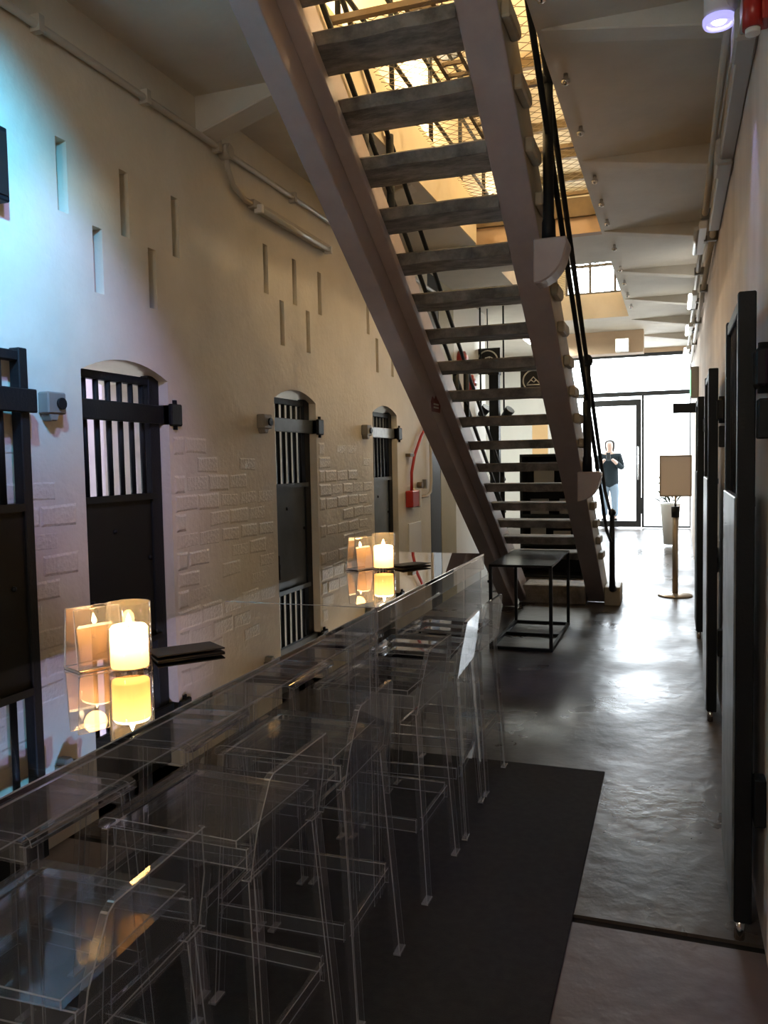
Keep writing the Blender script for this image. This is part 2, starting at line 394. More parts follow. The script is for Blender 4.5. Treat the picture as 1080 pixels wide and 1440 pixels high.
# ------------------------------------------------------------------ ceiling slabs
SR, SL = -.60, -1.70           # edges of the slot
ce = bpy.data.objects.new('ceiling', None); col.objects.link(ce); ce.location = (-1, 6, ZC); tag(ce, 'painted slab galleries either side of the open stair slot', 'ceiling', kind='structure')
ZT = ZC+.34
MB().box(SR, XR+.35, -4, YF+.2, ZC, ZT).build('slab', M['ceil'], ce)
MB().box(XL-1.2, SL, -4, YF+.2, ZC, ZT).build('slab', M['ceil'], ce)
MB().box(SL, SR, -4, 2.35, ZC, ZT).build('slab', M['ceil'], ce)
MB().box(SL, SR, 7.5, 8.55, ZC, ZT).build('slab', M['ceil'], ce)
MB().box(SL, SR, 11.9, YF+.2, ZC, ZT).build('slab', M['ceil'], ce)
MB().box(SL, SR, 7.40, 7.5, ZC+.0, ZC+.14).build('fascia_board', M['tan'], ce)
MB().box(SL, SR, 7.36, 7.5, ZC+.14, ZC+.30).build('fascia_beam', M['wood'], ce)
MB().box(SL+.0, SL+.014, 2.36, 7.36, ZC+.0, ZT+.06).build('fascia_board', M['cream'], ce)
BY = [-1.3, .43, 2.15, 3.87, 5.62, 7.40, 9.0, 10.6, 12.2, 13.8]
for y in BY:
    MB().hexa([(SR+.02, y, ZC-.004), (XR, y, ZC-.135), (XR, y+.13, ZC-.135), (SR+.02, y+.13, ZC-.004),
               (SR+.02, y, ZC+.01), (XR, y, ZC+.01), (XR, y+.13, ZC+.01), (SR+.02, y+.13, ZC+.01)]).build('beam', M['ceil'], ce, .006)
    if y < 9: MB().hexa([(XL, y, ZC-.20), (SL-.05, y, ZC-.004), (SL-.05, y+.16, ZC-.004), (XL, y+.16, ZC-.20),
               (XL, y, ZC+.01), (SL-.05, y, ZC+.01), (SL-.05, y+.16, ZC+.01), (XL, y+.16, ZC+.01)]).build('beam', M['ceil'], ce, .006)
bolt = MB().lathe([(.012, 0), (.012, -.02), (.021, -.028), (.024, -.040), (.018, -.052), (.001, -.058)], (0, 0, 0), 10).mesh('eye_bolt', M['chrome'])
for y in (3.55, 4.35, 5.05, 5.95, 6.5, 7.05, 7.9, 8.8, 9.5, 10.2, 11.0):
    o = bpy.data.objects.new('eye_bolt', bolt); col.objects.link(o); o.location = (SR+.075, y, ZC); adopt_p = ce; o.parent = ce; o.matrix_parent_inverse = ce.matrix_basis.inverted()

# bulkhead at the far end of the ceiling
b = MB().box(SL-.2, SR+.15, 13.2, 13.5, ZC-.34, ZC).build('wall_bulkhead', M['tan']); tag(b, 'tan bulkhead under the ceiling before the street front', 'wall', kind='structure')

# ------------------------------------------------------------------ upper storey
up = MB()
up.box(XL-.4, XL, -4, YF, ZT, ZU); up.box(XR, XR+.35, -4, YF, ZT, ZU)
uo = up.build('wall_upper', M['cream']); tag(uo, 'cream side walls of the upper gallery seen through the slot', 'wall', kind='structure')
rf = MB().box(XL-.4, XR+.35, -4.2, YF+.2, ZU, ZU+.2).build('ceiling_upper', M['cream']); tag(rf, 'warm lit cream ceiling of the upper gallery', 'ceiling', kind='structure')
for y in (3.1, 5.4, 7.8, 10.2, 12.2, 13.4, 14.5): MB().box(XL, XR, y, y+.09, ZU-.12, ZU).build('cross_beam', M['wood'], rf)
ew = MB()
ew.box(XL-.4, -1.9, YF, YF+.2, ZT, ZU); ew.box(-.15, XR+.35, YF, YF+.2, ZT, ZU); ew.box(-1.9, -.15, YF, YF+.2, ZT, 4.05); ew.box(-1.9, -.15, YF, YF+.2, 6.0, ZU)
ew = ew.build('wall_upper_end', M['cream']); tag(ew, 'upper end wall around the bright gallery window', 'wall', kind='structure')
wu = bpy.data.objects.new('window_1', None); col.objects.link(wu); wu.location = (-1, YF, 4.05); tag(wu, 'tall bright window with dark bars at the end of the upper gallery', 'window', kind='structure')
for x in (-1.88, -1.46, -1.02, -.58, -.17): MB().box(x-.02, x+.02, YF+.04, YF+.10, 4.05, 6.0).build('mullion', M['frame'], wu)
for z in (4.07, 4.55, 5.05, 5.55, 5.98): MB().box(-1.9, -.15, YF+.035, YF+.105, z-.02, z+.02).build('glazing_bar', M['frame'], wu)
MB().box(-1.9, -.15, YF+.065, YF+.072, 4.05, 6.0).build('pane', M['glass'], wu)
# bulbs of the upper lamps
k = 0
UL = [(-2.15, 3.2), (-2.15, 5.6), (-2.15, 8.0), (.05, 2.0), (.05, 4.6), (.05, 7.2), (-2.0, 11.5)]
for (x, y) in UL:
    wn = ['nearest to the stair head', 'over the middle of the slot', 'at the end of the slot']
    s = 'left' if x < -1 else 'right'
    t_ = thing('gallery_lamp', (x, y, ZU), ('warm pendant lamp above the %s gallery, %s' % (s, wn[k % 3])) if k < 6 else 'pale pendant lamp above the far cross slab', 'lamp', 'pendant lamps of the upper gallery')
    MB().tube([(x, y, ZU), (x, y, 5.72)], .008, 6).build('cord', M['iron'], t_)
    MB().lathe([(.02, .28), (.05, .22), (.17, .10), (.18, .09), (.16, .10), (.04, .22), (.02, .26)], (x, y, 5.45), 20).build('shade', M['iron'], t_)
    k += 1
# upper gallery railing standing on the left slab edge
rl = thing('gallery_railing', (SL-.06, 5, ZT), 'dark iron railing along the upper left gallery edge', 'railing')
for z in (ZT+.35, ZT+.70, ZT+1.05): MB().tube([(SL-.06, 2.4, z), (SL-.06, 11.8, z)], .016, 8).build('rail', M['iron'], rl)
for k in range(11): MB().tube([(SL-.06, 2.5+.92*k, ZT), (SL-.06, 2.5+.92*k, ZT+1.08)], .018, 8).build('post', M['iron'], rl)

# wire netting over both slots
def netting(name, x0, x1, y0, y1, z, label, step=.055):
    b = MB(); r = .0028
    n = int((x1-x0)/step); mlen = int((y1-y0)/(step*.9))
    for j in range(mlen):                              # zig-zag wires across = hexagon-like mesh
        pts = []
        for i in range(n+1):
            off = .020 if (i+j) % 2 else -.020
            pts.append((x0+i*step, y0+j*step*.9+off, z-.04*math.sin(math.pi*i/n)))
        b.tube(pts, r, 3)
    o = b.build(name, M['wire']); tag(o, label, 'netting', 'safety nets over the slots', 'stuff'); return o
M['wire'] = mat('galvanised_wire', (.24, .19, .12), .5, metal=.3)
netting('wire_netting', SL, SR, 4.05, 7.38, ZT+.02, 'fine wire safety netting stretched over the slot beside the stairs')
netting('wire_netting', SL, SR, 8.6, 11.85, ZT+.02, 'fine wire safety netting over the farther ceiling slot')
nb = thing('net_frame', (-1.1, 5.5, ZT), 'dark angle-iron frame carrying the netting over the stairs', 'frame')
for y in (4.05, 5.15, 6.25, 7.36): MB().box(SL, SR, y-.02, y+.02, ZT-.02, ZT+.01).build('cross_bar', M['wood'], nb)
for x in (-1.28, -1.14): MB().box(x-.012, x+.012, 4.05, 7.36, ZT-.015, ZT+.012).build('side_bar', M['wood'], nb)
for k in range(22): MB().box(-1.28, -1.14, 4.12+k*.15, 4.14+k*.15, ZT-.01, ZT+.01).build('rung', M['wood'], nb)

# ------------------------------------------------------------------ cell doors and gates
def leaf(root, X, y0, y1, s, panel, band=None, latch=True, zb=.02, zt=2.0, hinge=1, th=.05, bars=6, sheet=None, pd=.07, poff=0):
    """barred leaf in the plane x=X; s=+1 when its face looks to +x. hinge=+1: hinge side at y1"""
    xa, xb = (X-th/2, X+th/2); fx = X+s*th/2
    zm = 1.42
    MB().box(xa, xb, y0, y0+.045, zb, zt).build('stile', M['iron'], root, .004)
    MB().box(xa, xb, y1-.085 if hinge > 0 else y1-.045, y1, zb, zt).build('stile', M['iron'], root, .004)
    MB().box(xa+.004, xb-.004, y0+.045, y1-.045, zt-.05, zt-.012).build('top_rail', M['iron'], root, .003)
    p = MB().box(X+poff-.012, X+poff+.012, y0+.03, y1-.03, zb, zm).build('sheet_panel', panel, root, .003)
    MB().box(fx-s*.002, fx+s*.006, y0+.05, y1-.05, zm-.03, zm).build('seam_strip', panel, p)
    for (yy, zz) in ((.12, .9), (.3, .72), (.5, 1.1), (.25, 1.25)):
        r_ = MB().lathe([(.012, 0), (.010, .006), (.002, .009)], (0, 0, 0), 8).build('rivet', M['iron'], p)
        r_.location = (X+s*.012, y0+yy*(y1-y0)/.6, zz); r_.rotation_euler = (0, s*math.pi/2, 0)
    wy0, wy1 = y0+.045, y1-.065
    for k in range(bars):
        y = wy0+(k+.6)*(wy1-wy0)/(bars+.2)
        MB().tube([(X, y, zm-.01), (X, y, zt-.03)], .0135, 8).build('bar', M['iron'], root)
    cb = MB().box(fx-s*.004, fx+s*.022, y0-.01, y1+.02, 1.765, 1.855).build('cross_strap', band or M['iron'], root, .004)
    hy = y1+.005 if hinge > 0 else y0-.10
    h = MB().box(min(fx-.01*s, fx+pd*s), max(fx-.01*s, fx+pd*s), hy, hy+.095, 1.755, 1.865).build('hinge_block', M['iron'], root, .006)
    MB().tube([(fx+s*pd*.7, hy+.05, 1.735), (fx+s*pd*.7, hy+.05, 1.885)], .016, 8).build('hinge_pin', M['iron'], h)
    if latch:
        ly = y0 if hinge > 0 else y1-.07
        l = MB().box(min(fx, fx+s*.03), max(fx, fx+s*.03), ly, ly+.07, .86, .90).build('latch', M['iron'], root, .004)
        MB().tube([(fx+s*.032, ly+.035, .80), (fx+s*.032, ly+.035, .96)], .010, 8).build('latch_bar', M['chrome'] if sheet else M['iron'], l)
    return root
XD = XL-.075
d = thing('door_1', (XL+.04, 1.9, 0), 'dark barred cell door swung open flat against the wall at the left edge', 'door', kind='structure')
leaf(d, XL+.045, 1.87, 2.52, 1, M['iron2'], hinge=-1, bars=5, latch=False, zt=2.01)
d = thing('door_2', (XD, 3.2, 0), 'closed black cell door with lavender light behind its bars', 'door', kind='structure')
leaf(d, XD, 2.905, 3.535, 1, M['iron2'])
d = thing('door_3', (XD, 5.0, 0), 'closed cell door with blue-grey sheet panel, middle of the left wall', 'door', kind='structure')
leaf(d, XD, 4.705, 5.335, 1, M['steel'], M['steel'])
d = thing('door_4', (XD, 6.8, 0), 'farthest closed cell door with pale grey strap beside the red call box', 'door', kind='structure')
leaf(d, XD, 6.505, 7.135, 1, M['steel'], M['leafgrey'])
for n, (y, lab) in enumerate(((2.75, 'tall black barred gate folded back on the right wall, nearest the camera'),
                              (5.05, 'black barred gate folded back on the right wall, second from the camera'),
                              (7.37, 'black barred gate folded back on the right wall, farthest from the camera'))):
    d = thing('door_%d' % (5+n), (.22, y, 0), lab, 'gate', 'gates folded back on the right wall', 'structure')
    leaf(d, .208, y, y+.66, 1, M['leafgrey'] if n < 2 else M['iron2'], hinge=-1, th=.052, zb=.06, zt=2.05, sheet=True, pd=.022, poff=-.0195)
    MB().box(.236, .2695, y-.06, y+.02, 1.60, 1.72).build('wall_bracket', M['iron'], d, .004)
    MB().box(.235, .269, y-.05, y+.02, .40, .55).build('wall_bracket', M['iron'], d, .004)
    MB().tube([(.2, y+.02, .0), (.2, y+.02, .07)], .016, 8).build('drop_bolt', M['chrome'], d)
# small wall boxes next to the doors
for (y, lab) in ((2.69, 'grey metal lock box on the wall between the two nearest left doors'),
                 (4.51, 'small grey lock box beside the middle cell door'),
                 (6.28, 'small grey lock box beside the farthest cell door')):
    t_ = thing('lock_box', (XL, y, 1.76), lab, 'box', 'lock boxes beside the cell doors')
    MB().box(XL, XL+.055, y-.052, y+.052, 1.770, 1.858).build('case', M['grey'], t_, .006)
    MB().prism([(y-.042, 1.770), (y+.016, 1.770), (y+.002, 1.742), (y-.03, 1.742)], 'x', XL, XL+.05).build('spout', M['grey'], t_, .004)
    MB().tube([(XL+.055, y+.018, 1.812), (XL+.066, y+.018, 1.812)], .024, 14).build('lock_disc', M['iron'], t_)

# ------------------------------------------------------------------ staircase
SA, ST = 5.646, .625           # soffit plane z = SA - ST*y
def sz(y, o=0): return SA-ST*y+o
stw = thing('staircase', (-1.2, 8.9, 0), 'steep open stair with stringers tinted mauve for violet light and weathered stone treads', 'staircase')
def beam(x0, x1, lo, hi, y0, y1, mats, name, clip=True, side=None):
    # sloped beam between vertical offsets lo..hi, cut level with the floor
    def foot(o): return min(y1, (SA+o)/ST) if clip else y1
    ya, yb = foot(lo), foot(hi)
    p = [(x0, y0, sz(y0, lo)), (x1, y0, sz(y0, lo)), (x1, ya, max(0, sz(ya, lo))), (x0, ya, max(0, sz(ya, lo))),
         (x0, y0, sz(y0, hi)), (x1, y0, sz(y0, hi)), (x1, yb, max(0, sz(yb, hi))), (x0, yb, max(0, sz(yb, hi)))]
    b = MB().hexa(p); 
    if side is not None: b.m[3] = side
    return b.build(name, mats, stw, .006, 2)
rs = beam(-.881, -.70, 0, .36, 2.45, 9.3, [M['stair'], M['stairside']], 'stringer', side=1)
ls = beam(-1.72, -1.596, -.30, .34, 2.45, 9.3, M['stair'], 'stringer')
beam(-1.597, -1.515, -.115, -.048, 2.45, 8.9, M['stair'], 'bearer_strip')
# red crown-shaped sticker on the left stringer
def onst(y, o, x=-1.594): return (x, y, sz(y, o))
NT = 19
for k in range(-2, 17):
    yr = 3.494+.29*k; zt = 3.495-.179*k; j = lambda s: random.uniform(-s, s)
    n = 6; b = MB(); X0, X1 = -1.594, -.879
    # chunky tread: rounded nosing towards +y, uneven worn rear edge towards the camera
    rows = []
    for i in range(n+1):
        x = X0+(X1-X0)*i/n; a = j(.005); c = j(.004)
        prof = [(yr+a, zt-.07+c), (yr+a-.004, zt-.012), (yr+.012+a, zt), (yr+.29, zt), (yr+.318, zt-.010), (yr+.325, zt-.03), (yr+.316, zt-.055), (yr+.29, zt-.066+c)]
        rows.append([(x, p, q) for p, q in prof])
    m_ = len(rows[0]); vs = [p for r_ in rows for p in r_]; fs = []
    for i in range(n):
        for q in range(m_): fs.append((i*m_+q, i*m_+(q+1) % m_, (i+1)*m_+(q+1) % m_, (i+1)*m_+q))
    fs.append(tuple(range(m_))[::-1]); fs.append(tuple(n*m_+q for q in range(m_)))
    fs = [f[::-1] for f in fs]
    b.add(vs, fs); t_ = b.build('tread', M['tread'], stw)
    # rounded tread end showing outside the right stringer
    if k > -2:
        zz = zt-.02
        prof = [(yr+.06, zz-.05), (yr+.29, zz-.05), (yr+.325, zz-.03), (yr+.325, zz), (yr+.29, zz+.02), (yr+.06, zz+.02)]
        MB().prism(prof, 'x', -.701, -.655).build('tread_end', M['stairside'], t_, .008)
# bottom block step
MB().box(-1.55, -.885, 8.80, 9.22, 0, .20).build('bottom_step', M['tread'], stw, .01)
MB().box(-.695, -.53, 8.80, 9.22, 0, .20).build('plinth_block', M['stairside'], stw, .01)
# console brackets carrying the newel posts
def console(y, z, x0, x1, s):
    pts = [(x0, z), (x1, z), (x1+.008*s, z-.03)]
    for k in range(1, 9):
        u = k/8; pts.append((x1+(x0-x1)*(1-math.cos(u*math.pi/2)), z-.03-.20*math.sin(u*math.pi/2)))
    MB().prism(pts, 'y', y-.085, y+.085).build('console_bracket', M['stair'], stw, .008)
NEW = [(4.45, -.63), (6.45, -.63)]
for (y, x) in NEW:
    z0 = sz(y)-.165
    console(y, z0, -.70, -.53, 1)
    po = MB().tube([(x, y, z0), (x, y, z0+.10), (x, y, z0+.12), (x, y, z0+.84)], [.038, .036, .030, .027], 12).build('newel_post', M['iron'], stw)
    MB().lathe([(.02, 0), (.036, .012), (.045, .04), (.036, .07), (.024, .085), (.001, .095)], (x, y, z0+.80), 14).build('knob', M['iron'], po)
    xl = -1.66
    MB().tube([(xl, y, sz(y, .30)), (xl, y, sz(y, .66))], .027, 12).build('newel_post', M['iron'], stw)
y = 8.62; x = -.60
po = MB().tube([(x, y+.08, .20), (x, y+.02, .24), (x, y, .34), (x, y, .98)], [.04, .032, .028, .026], 12).build('newel_post', M['iron'], stw)
MB().lathe([(.02, 0), (.034, .012), (.04, .035), (.03, .06), (.001, .08)], (x, y, .96), 14).build('knob', M['iron'], po)
for (x, o1, y1) in ((-.63, .66, 8.1), (-.63, .38, 8.3)):
    MB().tube([(x, 2.5, sz(2.5, o1)), (x, y1, sz(y1, o1)), (x+.02, 8.6, max(.36, sz(8.6, o1)+.05))], .0165, 8).build('handrail', M['iron'], stw)
for (x, o1) in ((-1.66, .95), (-1.66, .62)):
    MB().tube([(x, 2.5, sz(2.5, o1)), (x, 8.4, sz(8.4, o1))], .0165, 8).build('handrail', M['iron'], stw)
for y in (3.0, 4.9, 6.8, 8.3): MB().tube([(-1.66, y, sz(y, .30)), (-1.66, y, sz(y, .98))], .024, 10).build('newel_post', M['iron'], stw)
# sticker
sy = 5.62; sx = -1.5948
b = MB(); cx_, cz_ = sy, sz(sy, -.185)
crown = [(-.055, -.05), (.055, -.05), (.062, .02), (.045, .055), (.022, .035), (0, .065), (-.022, .035), (-.045, .055), (-.062, .02)]
b.prism([(cx_+u*1.9, cz_+v) for u, v in crown], 'x', sx-.001, sx+.002)
st_ = b.build('warning_sticker', M['darkred']); tag(st_, 'dark red crown-shaped sticker on the left stair stringer', 'sticker')
for v in (-.018, .004): MB().box(sx+.0015, sx+.0028, cx_-.065, cx_+.065, cz_+v-.006, cz_+v+.006).build('print_line', M['line'], st_)

# ------------------------------------------------------------------ acrylic bar tables
TX0, TX1, TZ = -1.565, -.967, 1.05
def table(y0, y1, label, ends):
    t_ = thing('acrylic_table', ((TX0+TX1)/2, (y0+y1)/2, 0), label, 'table', 'clear acrylic bar tables')
    b = MB().prism([(TX0, y0), (TX1, y0), (TX1, y1), (TX0, y1)], 'z', TZ-.014, TZ).build('tabletop', ACT, t_, .002, 1, 1)
    for x in (TX0, TX1-.012):
        MB().box(x, x+.012, y0+.012, y1-.012, TZ-.085, TZ-.014).build('apron', ACR, t_, .002, 1, 1)
    for y in (y0, y1-.012):
        MB().box(TX0, TX1, y, y+.012, TZ-.085, TZ-.014).build('apron', ACR, t_, .002, 1, 1)
    for x in (TX0+.012, TX1-.012-.09):
        for y in (y0+.012, y1-.037):
            MB().box(x, x+.09, y, y+.025, .0, TZ-.014).build('leg', ACR, t_, .002, 1, 1)
    if ends:
        MB().box(TX0+.11, TX1-.11, y1-.030, y1-.018, .10, TZ-.085).build('end_panel', ACR, t_)
    return t_
table(-.35, 2.615, 'long clear acrylic bar table nearest the camera, carrying a candle', False)
table(2.625, 4.31, 'shorter clear acrylic bar table at the far end, beside the stairs', True)

# ------------------------------------------------------------------ acrylic stools
def make_stool():
    t_ = thing('bar_stool', (0, 0, 0), 'x', 'stool')
    zs = .75
    # local x: table side -, back side +
    def plate(name, pts8, edges, par=t_):
        b = MB().hexa(pts8)
        for e in edges: b.m[e] = 1
        return b.build(name, ACR, par)
    # seat: sheet with the front lip rolled down
    b = MB(); prof = [(-.195, zs-.028), (-.19, zs-.010), (-.175, zs-.001), (-.15, zs), (.17, zs-.006), (.17, zs-.024), (-.15, zs-.018), (-.165, zs-.020), (-.172, zs-.032)]
    n = len(prof); vs = [(u, -.178, v) for u, v in prof]+[(u, .178, v) for u, v in prof]
    fs = [tuple(range(n))[::-1], tuple(range(n, 2*n))]+[(i, (i+1) % n, n+(i+1) % n, n+i) for i in range(n)]
    b.add(vs, [f[::-1] for f in fs], 0); b.build('seat', ACS, t_, .0018, 1, 1)
    # low back: sheet rising from the seat, shoulders sloping
    b = MB(); yo = [(-.185, .66), (.185, .66), (.182, .77), (.150, .875), (.135, .885), (-.135, .885), (-.150, .875), (-.182, .77)]
    def px(z): return .190+.035*max(0, (z-.66))/.22
    n = len(yo); vs = [(px(v), u, v) for u, v in yo]+[(px(v)+.016, u, v) for u, v in yo]
    fs = [tuple(range(n))[::-1], tuple(range(n, 2*n))]+[(i, (i+1) % n, n+(i+1) % n, n+i) for i in range(n)]
    b.add(vs, fs, 0); b.build('backrest', ACR, t_, .002, 1, 1)
    # four splayed legs
    for sx in (-1, 1):
        for sy in (-1, 1):
            xt, xf = (.190, .232) if sx > 0 else (-.172, -.205)
            yt, yf = sy*.155, sy*.188; w_, t2 = .027, .010
            tz = .662 if sx > 0 else zs-.026
            q = [(xf-t2, yf-w_, 0), (xf+t2, yf-w_, 0), (xf+t2, yf+w_, 0), (xf-t2, yf+w_, 0), (xt-t2, yt-w_, tz), (xt+t2, yt-w_, tz), (xt+t2, yt+w_, tz), (xt-t2, yt+w_, tz)]
            MB().hexa(q).build('leg', ACR, t_, .002, 1, 1)
            MB().box(xf-.012, xf+.012, yf-.028, yf+.028, .0, .006).build('foot_pad', M['acre'], t_)
    # stretchers, deep thin sheets
    z0, z1 = .235, .285
    for x in (.205, -.202):
        b = MB().box(x-.007, x+.007, -.155, .155, z0, z1); b.build('stretcher', ACR, t_, .0018, 1, 1)
    for y in (-.178, .178):
        b = MB().box(-.19, .195, y-.007, y+.007, z0+.0, z1); b.build('stretcher', ACR, t_, .0018, 1, 1)
    # rail under the seat
    for y in (-.165, .165):
        b = MB().box(-.165, .19, y-.006, y+.006, zs-.075, zs-.026); b.build('seat_rail', ACR, t_, .0018, 1, 1)
    return t_
proto = make_stool()
ORD = ['nearest the camera', 'second from the camera', 'third from the camera', 'fourth from the camera', 'fifth from the camera', 'farthest']
first = True
for side, spots in ((1, ((1.12, 2), (1.67, -1), (2.17, 1), (2.86, -1), (3.36, 3), (3.83, -2))), (-1, ((.95, 1), (1.55, -2), (2.15, 2), (2.85, 0), (3.45, -2)))):
    for k, (y, a) in enumerate(spots):
        o = proto if first else copy_tree(proto); first = False
        o.location = (-1.045 if side > 0 else -1.50, y, .007)
        o.rotation_euler = (0, 0, R(a)+(0 if side > 0 else math.pi))
        o['label'] = 'clear acrylic bar stool on the aisle side of the table, %s' % ORD[k] if side > 0 else \
            'clear acrylic bar stool behind the table, wall side, %s' % (ORD[k] if k < 4 else 'last of its row')
        o['group'] = 'acrylic stools on the aisle side' if side > 0 else 'acrylic stools on the wall side'

rug = MB().box(-2.05, -.32, -2.2, 4.08, .0, .007).build('floor_mat', M['rug'], None, .003)
tag(rug, 'large dark charcoal mat under the bar tables and stools', 'mat')

# ------------------------------------------------------------------ candles, menu holders, menus
def candle(x, y, lab, lab2, lab3, hx, hy, mx, my, rot, mrot):
    z = TZ; g_ = thing('candle_jar', (x, y, z), lab, 'candle', 'candles on the bar tables')
    r = .053; h = .172
    MB().lathe([(.0, .0), (r-.004, 0), (r, .004), (r, h), (r-.001, h+.001), (r-.0035, h), (r-.0035, .016), (0, .014)], (x, y, z), 32).build('glass', M['tumbler'], g_)
    wx = MB().lathe([(.0, .017), (r-.009, .017), (r-.008, .022), (r-.008, .110), (r-.013, .117), (.0, .110)], (x, y, z), 28)
    n = len(wx.f); 
    for i in range(n):
        if min(wx.v[q][2] for q in wx.f[i]) > z+.109: wx.m[i] = 1
    wo = wx.build('wax', [M['wax'], M['waxtop']], g_)
    MB().tube([(x, y, z+.109), (x, y, z+.124)], .0014, 6).build('wick', M['black'], wo)
    MB().lathe([(.0, .117), (.005, .121), (.007, .127), (.0045, .136), (.0, .147)], (x, y, z), 12).build('flame', M['flame'], wo)
    light('candle_light', 'POINT', (x, y, z+.185), 2.4, (1, .52, .16), size=.03)
    light('candle_core_light', 'POINT', (x, y, z+.086), 1.25, (1, .84, .58), size=.012)
    # clear menu holder: foot, two upright sheets meeting at a slant
    p = thing('menu_holder', (hx, hy, z), lab2, 'holder', 'clear menu holders beside the candles')
    c, s_ = math.cos(rot), math.sin(rot)
    def T(u, v, q): return (hx+u*c-v*s_, hy+u*s_+v*c, z+q)
    def sl(name, u0, u1, v0, v1, q0, q1, lean=0):
        b = MB().hexa([T(u0, v0, q0), T(u1, v0, q0), T(u1, v1, q0), T(u0, v1, q0), T(u0, v0+lean, q1), T(u1, v0+lean, q1), T(u1, v1+lean, q1), T(u0, v1+lean, q1)])
        b.build(name, ACS, p, .0015, 1, 1)
    sl('foot', -.06, .06, -.045, .045, 0, .008)
    sl('upright', -.06, .06, -.040, -.034, .008, .155, .016)
    sl('upright', -.06, .06, .034, .040, .008, .155, -.016)
    # black menu folder: two boards slightly ajar
    q = thing('menu_folder', (mx, my, z), lab3, 'menu', 'black menus on the bar tables')
    c2, s2 = math.cos(mrot), math.sin(mrot)
    def U(u, v, k): return (mx+u*c2-v*s2, my+u*s2+v*c2, z+k)
    for nm, z0, z1, tilt in (('board', 0, .004, 0), ('board', .0055, .0095, .006)):
        MB().hexa([U(-.062, -.09, z0), U(.062, -.09, z0+tilt), U(.062, .09, z0+tilt), U(-.062, .09, z0), U(-.062, -.09, z1), U(.062, -.09, z1+tilt), U(.062, .09, z1+tilt), U(-.062, .09, z1)]).build(nm, M['black'], q, .0012)
candle(-1.250, 1.645, 'lit candle in a clear glass jar on the near table', 'clear acrylic menu holder left of the near candle', 'black menu folder lying behind the near candle', -1.372, 1.665, -1.235, 1.86, R(65), R(-40))
candle(-1.268, 3.545, 'lit candle in a clear glass jar on the far table', 'clear acrylic menu holder left of the far candle', 'black menu folder lying behind the far candle', -1.382, 3.55, -1.20, 3.71, R(65), R(-30))

# ------------------------------------------------------------------ black side table under the stairs
t_ = thing('side_table', (-1.18, 7.1, 0), 'black metal cube-framed side table under the stairs', 'table')
x0, x1, y0, y1, h = -1.435, -.92, 6.56, 7.72, .70
q = .026
for x in (x0, x1-q):
    for y in (y0, y1-q): MB().box(x, x+q, y, y+q, 0, h-.02).build('leg', M['iron'], t_)
for y in (y0, (y0+y1)/2, y1-q): MB().box(x0+q, x1-q, y, y+q, .0, q).build('floor_bar', M['iron'], t_)
for x in (x0, x1-q): MB().box(x, x+q, y0+q, y1-q, .0, q).build('floor_bar', M['iron'], t_)
MB().box(x0, x1, y0, y1, h-.02, h).build('top', mat('black_polished_top', (.015, .015, .016), .18), t_, .003)

# ------------------------------------------------------------------ left wall services
t_ = thing('wall_conduit', (XL, 3, 3.3), 'long painted conduit running along the top of the left wall', 'pipe')
MB().tube([(XL+.025, -1, 3.29), (XL+.025, 4.12, 3.30), (XL+.025, 9, 3.32)], .017, 8).build('pipe', M['pipe'], t_)
for y in (.5, 1.6, 2.7, 3.4, 4.05, 5.0, 6.0): MB().box(XL, XL+.048, y-.015, y+.015, 3.27, 3.335).build('clip', M['pipe'], t_)
t_ = thing('wall_tube_lamp', (XL, 4.8, 3.1), 'unlit tube lamp on the left wall with a bent conduit feed', 'lamp')
MB().tube([(XL+.022, 4.15, 3.30), (XL+.024, 4.16, 3.22), (XL+.024, 4.22, 3.14), (XL+.026, 4.34, 3.10), (XL+.03, 4.46, 3.10)], .016, 8).build('conduit', M['pipe'], t_)
MB().box(XL, XL+.05, 4.42, 5.55, 3.075, 3.125).build('batten', M['pipe'], t_, .004)
tb = MB().tube([(XL+.065, 4.48, 3.075), (XL+.065, 5.5, 3.075)], .016, 12).build('tube', M['tubeoff'], t_)
for y in (4.46, 5.50): MB().box(XL+.03, XL+.085, y-.012, y+.012, 3.05, 3.10).build('end_cap', M['white'], t_, .003)
t_ = thing('junction_box', (XL, 4.12, 3.3), 'round junction box where the left conduit turns down', 'box')
MB().tube([(XL, 4.13, 3.30), (XL+.06, 4.13, 3.30)], .042, 14).build('case', M['pipe'], t_)
MB().tube([(XL+.06, 4.13, 3.30), (XL+.066, 4.13, 3.30)], .034, 14).build('lid', M['pipe'], t_)
# wall speaker bracket at the very left edge
t_ = thing('wall_speaker', (XL, 2.46, 2.7), 'dark slim speaker on the wall at the left edge of the view', 'speaker')
MB().box(XL, XL+.07, 2.40, 2.47, 2.54, 2.81).build('case', M['iron'], t_, .005)
MB().box(XL+.07, XL+.075, 2.41, 2.46, 2.56, 2.79).build('grille', M['black'], t_)
